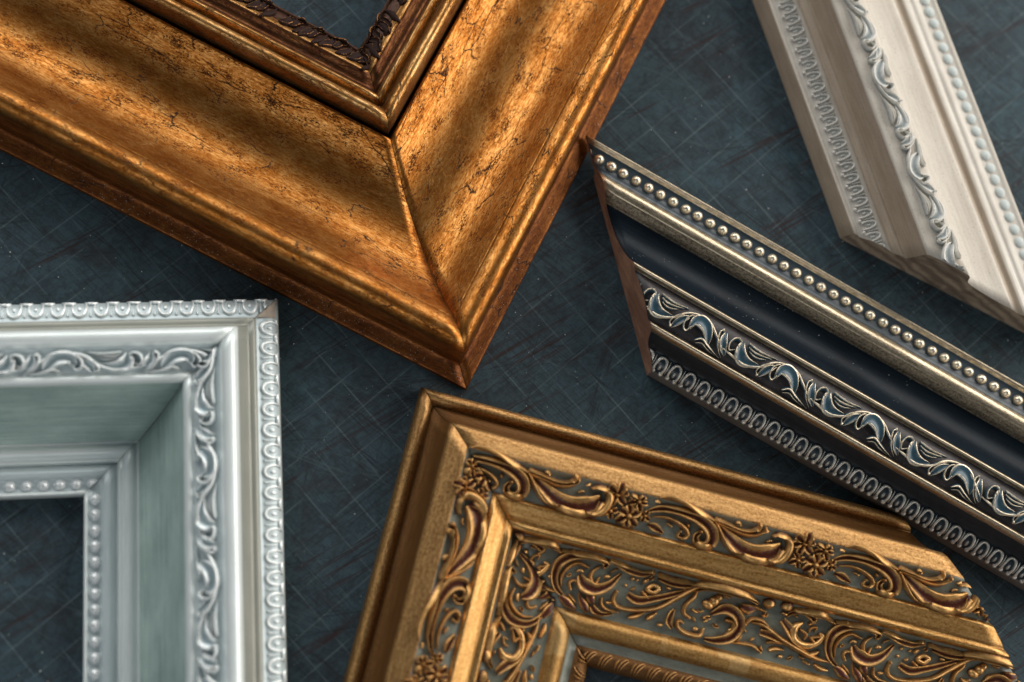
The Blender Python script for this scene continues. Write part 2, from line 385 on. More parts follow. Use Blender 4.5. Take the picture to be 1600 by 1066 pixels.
class Rail:
    """one straight length of moulding. local x = s (along), y = u (across), z up; ends are cut by s = a + b*u"""
    def __init__(self, parent, prof, origin, ang, start, end, slab_mat, end_mat, slab=(0, None), wob=0.0, name='rail'):
        self.prof = prof; self.start = start; self.end = end; self.end_mat = end_mat; self.wob = wob
        u1 = prof.p[-1, 0] if slab[1] is None else slab[1]
        self.zb = 4.0
        me = self.extrude(np.array([(slab[0], self.zb), (u1, self.zb)]), np.array([0.0, 1.0]), 0.4, 2, False)
        self.ob = link('backing_board', me, parent, (slab_mat, end_mat)); self.parent = parent; self.bands = []
        a = math.radians(ang)
        loc = Vector((origin[0], origin[1], 0)) * Q - (parent.location if parent else Vector())
        self.ob.matrix_parent_inverse = Matrix.Identity(4)
        self.ob.location = loc
        self.ob.rotation_euler = (0, 0, a)
        self.seed = random.random() * 50
    def lim(self, u): return self.start[0] + self.start[1] * u, self.end[0] + self.end[1] * u
    def extrude(self, pts, ts, zbot, ns, wob=True):
        n = len(pts)
        off = getattr(self, 'seed', 0.0)
        v, uvs, faces, mi = [], [], [], []
        for j in range(ns + 1):
            for i in range(n):
                u, z = pts[i]; a, b = self.lim(u); s = a + (b - a) * j / ns
                if wob and self.wob:
                    z = z + self.wob * noise.noise(Vector((s * 0.013 + off, ts[i] * 0.03, 0.0)))
                v.append((s * Q, u * Q, z * Q)); uvs.append((s / 100 + off, ts[i] / 100))
        top = len(v)
        for j in range(ns + 1):
            for u in (pts[0][0], pts[-1][0]):
                a, b = self.lim(u); s = a + (b - a) * j / ns
                v.append((s * Q, u * Q, zbot * Q)); uvs.append((s / 100 + off, (ts[0] - 0.3) / 100))
        for j in range(ns):
            for i in range(n - 1):
                faces.append((j * n + i, (j + 1) * n + i, (j + 1) * n + i + 1, j * n + i + 1)); mi.append(0)
            b0, b1, c0, c1 = top + 2 * j, top + 2 * j + 1, top + 2 * j + 2, top + 2 * j + 3
            faces.append((j * n, b0, c0, (j + 1) * n)); mi.append(0)
            faces.append((j * n + n - 1, (j + 1) * n + n - 1, c1, b1)); mi.append(0)
            faces.append((b0, b1, c1, c0)); mi.append(1)
        faces.append(tuple(range(0, n)) + (top + 1, top)); mi.append(1)
        e = ns * n
        faces.append(tuple(reversed(range(e, e + n))) + (top + 2 * ns, top + 2 * ns + 1)); mi.append(1)
        faces = [tuple(reversed(f)) for f in faces]
        me = bpy.data.meshes.new('moulding')
        me.from_pydata(v, [], faces)
        ul = me.uv_layers.new(name='UVMap')
        li = np.empty(len(me.loops), dtype=np.int32); me.loops.foreach_get('vertex_index', li)
        ul.data.foreach_set('uv', np.array(uvs, np.float32)[li].ravel())
        npoly_top = ns * (n - 1 + 3)
        sm = [True] * npoly_top + [False, False]
        me.polygons.foreach_set('material_index', mi)
        # smooth only the top surface
        flags = []
        for j in range(ns): flags += [True] * (n - 1) + [False] * 3
        flags += [False, False]
        me.polygons.foreach_set('use_smooth', flags)
        me.update()
        return me
    def band(self, name, i0, i1, mat, zbot=None, label=None):
        pts, ts = self.prof.cut(i0, i1)
        a, b = self.lim(pts[0][0])
        ns = max(2, int(abs(b - a) / 22)) if self.wob else 8
        me = self.extrude(pts, ts, self.zb if zbot is None else zbot, ns)
        o = link(name, me, self.parent, (MAT[mat], self.end_mat))
        o.location = self.ob.location; o.rotation_euler = self.ob.rotation_euler
        self.bands.append((ts[0], ts[-1], o))
        if label: o['label'] = label
        return o
    def bend(self, V, t0):
        """(x along, y across, h) -> rail local coordinates on the surface, around arc position t0"""
        V = np.asarray(V, float)
        u, z, nu, nz = self.prof.at(V[:, 1] + t0)
        return np.stack([V[:, 0], u + nu * V[:, 2], z + nz * V[:, 2]], 1)
    def motif(self, name, VFG, t0, mat):
        V, F, G = VFG
        B = self.bend(V, t0)
        host = [o for a, b, o in self.bands if a <= t0 <= b][0]
        return dict(host=host, name=name, B=B, F=F, G=G, mat=mat, me=None, lo=B[:, 0].min(), hi=B[:, 0].max(),
                    ulo=B[:, 1].min(), uhi=B[:, 1].max())
    def put(self, mo, s, jitter=0.35):
        s += random.uniform(-jitter, jitter)
        lo, hi = mo['lo'] + s, mo['hi'] + s
        amin = min(self.lim(mo['ulo'])[0], self.lim(mo['uhi'])[0]); amax = max(self.lim(mo['ulo'])[0], self.lim(mo['uhi'])[0])
        bmin = min(self.lim(mo['ulo'])[1], self.lim(mo['uhi'])[1]); bmax = max(self.lim(mo['ulo'])[1], self.lim(mo['uhi'])[1])
        if hi < amin or lo > bmax: return None
        need = lo < amax or hi > bmin
        if not need:
            if mo['me'] is None: mo['me'] = build(mo['name'], mo['B'], mo['F'], mo['G'], mo['mat'])
            o = link(mo['name'], mo['me'], mo['host'])
            o.location = (s * Q, 0, 0)
            o.scale = (random.uniform(0.96, 1.04), 1, 1)
            return o
        me = build(mo['name'], mo['B'] + np.array([s, 0, 0]), mo['F'], mo['G'], mo['mat'])
        bm = bmesh.new(); bm.from_mesh(me)
        for (a, b), sg in ((self.start, 1), (self.end, -1)):
            no = Vector((sg, -sg * b, 0)).normalized()
            co = Vector(((a) * Q, 0, 0)) + no * 0.15 * Q
            r = bmesh.ops.bisect_plane(bm, geom=bm.verts[:] + bm.edges[:] + bm.faces[:], plane_co=co, plane_no=no,
                                       clear_inner=True, clear_outer=False)
            ed = [e for e in r['geom_cut'] if isinstance(e, bmesh.types.BMEdge)]
            if ed: bmesh.ops.holes_fill(bm, edges=[e for e in ed if e.is_boundary], sides=0)
        if len(bm.faces) < 6:
            bm.free(); bpy.data.meshes.remove(me); return None
        bm.to_mesh(me); bm.free()
        return link(mo['name'], me, mo['host'])

def build(name, B, F, G, mat):
    me = bpy.data.meshes.new(name)
    me.from_pydata([tuple(p) for p in (B * Q)], [], F)
    a = me.attributes.new('gild', 'FLOAT', 'POINT'); a.data.foreach_set('value', np.asarray(G, np.float32))
    me.polygons.foreach_set('use_smooth', [True] * len(me.polygons))
    me.materials.append(MAT[mat]); me.update()
    return me

XS = {
 'round':  ([-1, -.92, -.6, -.25, 0, .25, .6, .92, 1], [-.25, .35, .8, .97, 1, .97, .8, .35, -.25], [0, .25, .75, 1, 1, 1, .75, .25, 0]),
 'ridge':  ([-1, -.7, -.35, -.1, 0, .1, .35, .7, 1], [-.25, .25, .72, .97, 1, .97, .72, .25, -.25], [0, .25, .7, 1, 1, 1, .7, .25, 0]),
 'hollow': ([-1, -.93, -.78, -.6, -.3, 0, .3, .6, .78, .93, 1], [-.25, .6, 1, .82, .52, .42, .52, .82, 1, .6, -.25], [.1, .7, 1, .6, .1, 0, .1, .6, 1, .7, .1]),
 'dome':   ([-1, -.93, -.78, -.6, -.3, 0, .3, .6, .78, .93, 1], [-.25, .5, .78, .86, .97, 1, .97, .86, .78, .5, -.25], [.3, .9, .9, .3, 0, 0, 0, .3, .9, .9, .3]),
}
def spline(pts, n):
    p = np.array(pts, float)
    q = np.vstack([2 * p[0] - p[1], p, 2 * p[-1] - p[-2]])
    out = []
    m = len(p) - 1
    for k in np.linspace(0, m - 1e-6, n):
        i = int(k); t = k - i
        a, b, c, d = q[i], q[i + 1], q[i + 2], q[i + 3]
        out.append(0.5 * ((2 * b) + (c - a) * t + (2 * a - 5 * b + 4 * c - d) * t * t + (3 * b - a - 3 * c + d) * t ** 3))
    return np.array(out)
def stroke(pts, w, H=8.0, style='ridge', n=None, ball=0.0, ball0=0.0):
    """a carved stem or leaf: swept cross-section of half-width w (list along the path) and height H"""
    m = len(pts)
    w = list(w) if hasattr(w, '__len__') else [w * 0.35] + [w] * (m - 2) + [w * 0.35]
    if len(w) != m: w = list(np.interp(np.linspace(0, 1, m), np.linspace(0, 1, len(w)), w))
    n = n or (5 * (m - 1) + 3)
    c = spline([(x, y, ww) for (x, y), ww in zip(pts, w)], n)
    c[:, 2] = np.maximum(c[:, 2], 0.35)
    T = np.gradient(c[:, :2], axis=0); T /= np.linalg.norm(T, axis=1)[:, None] + 1e-9
    N = np.stack([-T[:, 1], T[:, 0]], 1)
    xs, hs, gs = XS[style]; k = len(xs); wm = max(c[:, 2])
    V, F, G = [], [], []
    for i in range(n):
        hh = H * (c[i, 2] / wm) ** 0.55
        for a, b, g in zip(xs, hs, gs):
            V.append((c[i, 0] + N[i, 0] * a * c[i, 2], c[i, 1] + N[i, 1] * a * c[i, 2], hh * b if b > 0 else -1.2)); G.append(g)
    for i in range(n - 1):
        for j in range(k - 1): F.append((i * k + j, (i + 1) * k + j, (i + 1) * k + j + 1, i * k + j + 1))
    F.append(tuple(range(k))); F.append(tuple(reversed(range((n - 1) * k, n * k))))
    F = [tuple(reversed(f)) for f in F]
    R = (V, F, G)
    if ball: R = merge(R, dome(c[-1, 0], c[-1, 1], ball, ball, H * 1.05))
    if ball0: R = merge(R, dome(c[0, 0], c[0, 1], ball0, ball0, H * 1.05))
    return R
def dome(x, y, rx, ry, h, rot=0.0, nr=5, na=14, g0=0.0, g1=1.0, under=-1.2):
    V, F, G = [(x, y, h)], [], [g1]
    ca, sa = math.cos(rot), math.sin(rot)
    for i in range(1, nr + 1):
        ph = i / nr * math.pi / 2
        for j in range(na):
            a = 2 * math.pi * j / na
            px, py = rx * math.sin(ph) * math.cos(a), ry * math.sin(ph) * math.sin(a)
            V.append((x + px * ca - py * sa, y + px * sa + py * ca, h * math.cos(ph) if i < nr else under)); G.append(g0 + (g1 - g0) * math.cos(ph) ** 0.7)
    for j in range(na): F.append((0, 1 + j, 1 + (j + 1) % na))
    for i in range(nr - 1):
        for j in range(na):
            a, b = 1 + i * na + j, 1 + i * na + (j + 1) % na
            F.append((a, a + na, b + na, b))
    F.append(tuple(reversed(range(1 + (nr - 1) * na, 1 + nr * na))))
    return V, F, G
def merge(*parts):
    V, F, G = [], [], []
    for v, f, g in parts:
        o = len(V); V += list(v); G += list(g); F += [tuple(i + o for i in q) for q in f]
    return V, F, G
def xf(VFG, sx=1.0, sy=1.0, sh=1.0, dx=0.0, dy=0.0):
    V, F, G = VFG
    V = [(x * sx + dx, y * sy + dy, h * sh if h > 0 else h) for x, y, h in V]
    if sx * sy < 0: F = [tuple(reversed(f)) for f in F]
    return V, F, G

def thing(name, loc, label, cat):
    o = bpy.data.objects.new(name, None); C.objects.link(o)
    o.empty_display_size = 0.02
    o.location = Vector((loc[0], loc[1], 0)) * Q
    tag(o, label, cat); return o

# ------------------------------------------------------------------ the surface
bm = bmesh.new()
bmesh.ops.create_cube(bm, size=1.0)
bmesh.ops.scale(bm, vec=(2400 * Q, 1900 * Q, 12 * Q), verts=bm.verts)
bmesh.ops.translate(bm, vec=(0, 0, -6 * Q), verts=bm.verts)
bmesh.ops.bevel(bm, geom=bm.edges[:], offset=1.5 * Q, segments=2, affect='EDGES')
me = bpy.data.meshes.new('cutting_mat'); bm.to_mesh(me); bm.free()
mat_ob = link('cutting_mat_surface', me, None, (MAT['mat'],))
tag(mat_ob, 'dark blue-green scratched cutting mat with faint printed grid', None, None, 'structure')

# ------------------------------------------------------------------ ornament dies shared by several mouldings
def scroll_die(k=1.0, H=7.0, fat=1.0, hollow='hollow'):
    """one 160-unit repeat of the running S-scroll: list of (name, mesh)"""
    f = fat
    A = []
    A.append(('scroll_leaf', merge(
        stroke([(3, 4), (-5, 8), (-9, 0), (-5, -9), (3, -12), (8, -8), (6, -2)], [1.2 * f, 2 * f, 2.4 * f, 2.6 * f, 2.6 * f, 2.2 * f, 1.4 * f], H, 'ridge', ball=2.0 * f),
        stroke([(11, -12), (11, -2), (17, 8), (30, 11), (50, 6)], [3, 6.5 * f, 8.5 * f, 6.5 * f, 0.8], H * 0.95, hollow))))
    A.append(('leaf_wing', merge(
        stroke([(19, -14), (30, -12), (46, -11), (70, -15)], [2.2, 2.6 * f, 2.2 * f, .5], H * 0.9),
        stroke([(21, -9), (32, -6), (46, -7), (62, -11)], [1.4, 2.4 * f, 2.0 * f, .5], H * 0.8),
        stroke([(24, -4), (34, -1), (44, -2), (54, -6)], [1.0, 1.9 * f, 1.6 * f, .5], H * 0.65))))
    A.append(('tendril', merge(
        stroke([(53, 18), (49, 13), (53, 5), (61, -2), (74, -9)], [1.6 * f, 2.2 * f, 2.2 * f, 1.8 * f, .6], H * 0.9, 'ridge', ball0=2.3 * f),
        stroke([(55, 20), (60, 10), (67, 2), (76, -6)], [1.5, 5 * f, 4.4 * f, 1], H * 0.7, hollow))))
    A.append(('scroll_leaf', merge(
        stroke([(85, 6), (80, 14), (73, 10), (72, 1), (78, -7), (86, -9)], [1.4 * f, 2.2 * f, 2.5 * f, 2.5 * f, 2.2 * f, 1.2 * f], H, 'ridge'),
        stroke([(84, 10), (86, -2), (96, -7), (109, -3), (119, 8), (124, 16)], [2.0, 6 * f, 8.5 * f, 8 * f, 5 * f, .8], H * 0.95, hollow))))
    A.append(('leaf_wing', merge(
        stroke([(98, 19), (108, 13), (122, 17), (148, 25)], [1.5, 2.8 * f, 2.4 * f, .5], H * 0.85),
        stroke([(101, 22), (111, 18), (124, 22), (140, 25)], [1, 2.0 * f, 1.8 * f, .5], H * 0.7))))
    A.append(('tendril', merge(
        stroke([(132, -12), (128, -7), (130, 2), (136, 12), (149, 22)], [1.6 * f, 2.3 * f, 2.2 * f, 1.8 * f, .5], H * 0.9, 'ridge', ball0=2.2 * f),
        stroke([(138, -12), (139, 0), (145, 10), (153, 18)], [2, 5.5 * f, 5 * f, 1], H * 0.75, hollow))))
    A.append(('stem', stroke([(-14, 10), (6, 13), (28, 15), (50, 8), (66, -6), (84, -13), (106, -13), (126, 0), (146, 12)], [1.0] + [2.0 * f] * 7 + [1.0], H * 0.72, 'round', n=44)))
    return [(n, xf(m, k, k)) for n, m in A]

def run(rail, dies, t0, mat, pitch, phase, sy=1.0, sx=1.0):
    mos = [(rail.motif(n, xf(m, sx, sy), t0, mat)) for n, m in dies]
    lo = min(rail.lim(0)[0], rail.lim(rail.prof.p[-1, 0])[0]); hi = max(rail.lim(0)[1], rail.lim(rail.prof.p[-1, 0])[1])
    k0 = int(math.floor((lo - phase) / pitch)) - 1; k1 = int(math.ceil((hi - phase) / pitch)) + 1
    for k in range(k0, k1 + 1):
        for mo in mos: rail.put(mo, phase + k * pitch)

# ------------------------------------------------------------------ amber-gold corner
amber_prof = Profile([(0, 4), (0, 8), (2, 10), (12, 13), (24, 17), (28, 22), (29, 40), (29, 70), (27, 88), (29, 100), (35, 108), (44, 112), (54, 110),
                      (66, 101), (84, 82), (106, 60), (132, 43), (160, 33), (188, 30), (214, 34), (238, 44), (258, 57), (272, 69), (279, 75), (283, 73),
                      (284, 60), (285, 42), (289, 42), (289, 60), (288, 80), (290, 96), (296, 106), (303, 107), (310, 101), (314, 88), (318, 81),
                      (321, 88), (325, 94), (330, 92), (333, 84), (338, 79), (346, 80), (352, 85), (357, 87), (362, 84), (368, 78), (382, 72),
                      (386, 69), (388, 72), (391, 72), (393, 69), (393, 4)])
th = 62.87
amb = thing('amber_gold_frame', (-73.2, -79.4), 'wide crackled amber-gold frame corner with a deep cove, largest of the frames', 'picture frame')
amb_rails = []
for ang, st, en in ((th, (0.55, 1.0), (860, 0.0)), (th - 90, (-1080, 0.0), (-0.55, -1.0))):
    r = Rail(amb, amber_prof, (-73.2, -79.4), ang, st, en, MAT['amber_flange'], MAT['wood_pink'], wob=0.6)
    r.band('flange', 0, 6, 'amber_flange')
    r.band('ridge', 6, 13, 'amber')
    r.band('cove', 13, 24, 'amber')
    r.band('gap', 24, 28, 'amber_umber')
    r.band('bead_moulding', 28, 35, 'amber_bead')
    r.band('fillet', 35, 39, 'amber_bead')
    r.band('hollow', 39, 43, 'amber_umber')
    r.band('leaf_band', 43, 45, 'amber_bead')
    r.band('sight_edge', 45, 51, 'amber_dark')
    rnd = random.Random(3)
    dies = []
    for k in range(6):
        j = lambda a: rnd.uniform(-a, a) * 2.4
        dies.append(('sight_leaf', xf(merge(
            stroke([(-2, -11 + j(3)), (7, -4), (13, 5 + j(2)), (12, 15)], [2, 7.5, 7, 2], 5.5, 'hollow'),
            stroke([(15, -7 + j(3)), (21, 0), (25, 8 + j(2)), (34, 13)], [2, 5.5, 5.5, 1.6], 5.5, 'hollow'),
            stroke([(4, 13), (16, 12 + j(2)), (28, 17), (37, 15)], [1, 2.6, 2.8, 1], 4.2, 'ridge'),
            stroke([(26, -12 + j(3)), (34, -6), (41, 3), (42, 14)], [1.6, 5.5, 5.0, 1.4], 5.0, 'dome')), sx=rnd.uniform(.85, 1.15), sy=1.2, dx=k * 42.0 + rnd.uniform(-4, 4))))
    run(r, dies, amber_prof.t_of(45.2) + 2, 'amber_leaf', 252, 20)
    amb_rails.append(r)

# ------------------------------------------------------------------ silver and sage corner
silver_prof = Profile([(0, 4), (0, 24), (1, 32), (4, 38), (10, 45), (20, 50), (30, 52), (34, 55), (36, 59), (41, 60), (46, 60), (49, 66), (54, 86), (58, 102), (61, 112),
                       (66, 119), (73, 121), (81, 119), (86, 113), (90, 108), (104, 105), (118, 101), (122, 99), (125, 101), (129, 105), (134, 105), (138, 101),
                       (140, 94), (150, 79), (165, 58), (182, 38), (198, 24), (209, 16), (212, 16), (215, 22), (220, 26), (225, 26), (229, 22), (231, 17),
                       (235, 18), (238, 16), (240, 11), (243, 14), (246, 22), (250, 27), (257, 28), (260, 24), (264, 21), (277, 21), (280, 24), (282, 27), (285, 26), (286, 22), (286, 4)])
th = 182.36
sil = thing('silver_frame', (-362.1, 51.7), 'silver and sage-green frame corner with leaf scroll and pearl edge', 'picture frame')
silver_rails = []
for idx, (ang, st, en) in enumerate(((th, (0.3, 1.0), (560, 0.0)), (th - 90, (-760, 0.0), (-0.3, -1.0)))):
    r = Rail(sil, silver_prof, (-362.1, 51.7), ang, st, en, MAT['silver_olive'], MAT['wood_grey'], wob=0.5)
    r.band('outer_edge', 0, 2, 'silver_olive')
    r.band('egg_band', 2, 7, 'silver_blue')
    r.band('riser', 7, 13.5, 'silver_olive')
    r.band('ridge', 13.5, 18, 'silver')
    r.band('leaf_channel', 18, 22, 'silver_blue')
    r.band('lip', 22, 26.5, 'silver')
    r.band('slope', 26.5, 32, 'sage')
    r.band('bead_moulding', 32, 41, 'silver')
    r.band('fillet', 41, 46, 'silver_blue')
    r.band('pearl_channel', 46, 49, 'silver_blue')
    r.band('sight_edge', 49, 53, 'silver')
    tc = silver_prof.t_of(4.6)
    egg = merge(stroke([(-8.5, -13), (-9.5, -3), (-6.5, 7), (0, 11), (6.5, 7), (9.5, -3), (8.5, -13)], [1.6, 2.1, 2.6, 2.9, 2.6, 2.1, 1.6], 3.7, 'round'),
                dome(0, -3, 3.2, 5.5, 2.2, g0=.0, g1=.5))
    dart = merge(stroke([(15.5, -8), (15.5, 2), (15.5, 11)], [0.8, 1.5, 2.4], 3.2, 'ridge'))
    scal = merge(stroke([(6, -16), (10, -13), (15.5, -11.5), (21, -13), (25, -16)], [1.2, 2.2, 3.0, 2.2, 1.2], 5.0, 'round'))
    if idx:
        keep = r.end; r.end = (-36, 0.0)
        run(r, [('egg', egg), ('dart', dart), ('scallop', scal)], tc, 'silver_carved', 31.0, -49)
        r.end = keep
        keep = r.start; r.start = (-33, 0.0)
        pts, ts = silver_prof.cut(3.2, 6.9)
        o = link('corner_putty', r.extrude(pts + np.array([0, 1.2]), ts, 20, 4), r.bands[1][2], (MAT['putty'], MAT['putty']))
        r.start = keep
    else:
        run(r, [('egg', egg), ('dart', dart), ('scallop', scal)], tc, 'silver_carved', 31.0, 42)
    tl = (silver_prof.t_of(18.3) + silver_prof.t_of(22.2)) / 2
    run(r, scroll_die(1.0, 13.0, 1.55, 'hollow'), tl, 'silver_carved', 164.0, 40 if idx == 0 else -30, sy=0.88, sx=1.03)
    pm = r.motif('pearl', dome(0, 0, 8.8, 8.8, 10, nr=7, na=20), (silver_prof.t_of(46) + silver_prof.t_of(49)) / 2, 'silver_pearl')
    s0, s1 = r.lim(271)
    k = s0 + (11 if idx == 0 else 8)
    if idx == 0:
        k = s0 + 2
        while k < s1: r.put(pm, k); k += 23.4
    else:
        k = s1 - 22
        while k > s0: r.put(pm, k); k -= 22.6
    silver_rails.append(r)

# ------------------------------------------------------------------ bronze-gold ornate corner
gold_prof = Profile([(0, 4), (0, 12), (1, 22), (5, 30), (11, 34), (17, 33), (22, 27), (24, 20), (27, 25), (36, 31), (44, 42), (49, 58), (52, 74), (54, 83),
                     (59, 89), (66, 91), (76, 93), (85, 95), (88, 93), (92, 88), (104, 86), (118, 85), (132, 82), (138, 80), (141, 83), (145, 86), (149, 84), (158, 79), (168, 73), (171, 69),
                     (174, 71), (178, 72), (182, 70), (184, 60), (188, 51), (200, 48), (220, 46), (240, 43), (258, 40), (272, 37), (275, 38), (279, 43), (286, 46), (295, 45), (302, 40), (306, 34),
                     (309, 31), (314, 29), (318, 28), (321, 29), (326, 32), (334, 31), (340, 27), (343, 23), (345, 18), (345, 4)])
th = 255.43
gold = thing('ornate_gold_frame', (-144.5, -78.3), 'ornate bronze-gold frame corner with acanthus and flower relief on grey-green', 'picture frame')

def zt(o, ang, k, X=1):
    """sketch coordinates of a relief detail -> die coordinates along and across the moulding"""
    c, s = math.cos(math.radians(ang)), math.sin(math.radians(ang))
    return lambda pts: [(X * ((x - o[0]) * c + (y - o[1]) * s) * k, (-(x - o[0]) * s + (y - o[1]) * c) * k) for x, y in pts]

def acanthus_die():
    z = zt((180, 270), 15, 0.193)
    S = lambda p, w, H=10, st='ridge', **kw: stroke(z(p), [x * 1.6 for x in w], H * 1.25, st, **kw)
    D = []
    D.append(('scroll_stem', merge(
        S([(330, 300), (400, 280), (500, 275), (620, 300), (740, 360), (820, 440), (830, 520), (780, 565), (720, 545), (705, 490), (745, 455)],
          [1.2, 3, 4.4, 5.5, 6.2, 6.6, 6.2, 5.2, 4.2, 3, 2], 11, 'hollow', n=46, ball=3.0),
        S([(430, 180), (520, 185), (640, 230), (760, 300), (880, 390)], [1, 2.6, 3.2, 3.4, 2.6], 8.5)), 'gold_carved'))
    D.append(('acanthus_leaf', S([(860, 350), (960, 400), (1060, 445), (1150, 450), (1215, 405), (1200, 385)], [3.4, 3.4, 3.0, 2.8, 2.6, 1.6], 11, 'ridge', ball=2.2), 'gold_stem'))
    D.append(('acanthus_leaf', S([(870, 380), (980, 430), (1090, 480), (1190, 490), (1265, 460), (1280, 425)], [3, 3.2, 2.8, 2.8, 2.6, 1.8], 9.5, 'ridge', ball=2.0), 'gold_stem'))
    D.append(('acanthus_leaf', S([(880, 390), (930, 500), (990, 590), (1080, 660)], [3.2, 3.2, 2.8, 1.2], 10, 'ridge'), 'gold_stem'))
    D.append(('scroll_leaf', merge(
        S([(890, 400), (980, 500), (1080, 590), (1200, 645), (1330, 640), (1420, 590)], [2.6, 6, 8.5, 10.5, 10.5, 6], 10.5, 'hollow', n=34),
        S([(1130, 700), (1300, 710), (1420, 680), (1480, 600), (1475, 530), (1420, 490), (1350, 500)], [1.2, 3, 3.8, 4.2, 3.8, 3.2, 2], 11.5, 'round', n=36, ball=2.6),
        S([(1320, 690), (1370, 660), (1400, 600)], [1.2, 2.0, 1.0], 9)), 'gold_carved'))
    D.append(('tendril', S([(370, 335), (460, 340), (540, 370), (610, 420), (635, 470), (600, 500), (555, 480), (575, 445)], [1, 2, 2.6, 3, 3, 2.8, 2.2, 1.4], 8.5, 'ridge', n=34, ball=2.2), 'gold_stem'))
    D.append(('leaf_bud', S([(345, 395), (400, 420), (470, 470)], [1.6, 4.2, 1.5], 7.5, 'hollow'), 'gold_carved'))
    rnd = random.Random(11)
    pet = []
    for (x, y, R0, n) in [(110, 160, 17, 6), (190, 330, 18, 6), (270, 220, 14, 5), (50, 290, 12, 4), (310, 330, 10, 4)]:
        (px, py), = z([(x, y)])
        a0 = rnd.uniform(0, 6)
        for q in range(n):
            a = a0 + q * 2 * math.pi / n + rnd.uniform(-.25, .25); L = R0 * rnd.uniform(.85, 1.15)
            pet.append(stroke([(px + 1.5 * math.cos(a), py + 1.5 * math.sin(a)), (px + L * .55 * math.cos(a + .1), py + L * .55 * math.sin(a + .1)), (px + L * math.cos(a), py + L * math.sin(a))],
                              [1.8, R0 * .42, R0 * .30], rnd.uniform(9, 13), 'hollow', n=9))
        pet.append(dome(px, py, R0 * .27, R0 * .27, 14, nr=4, na=9))
    D.append(('flower', merge(*pet), 'gold_carved'))
    return D

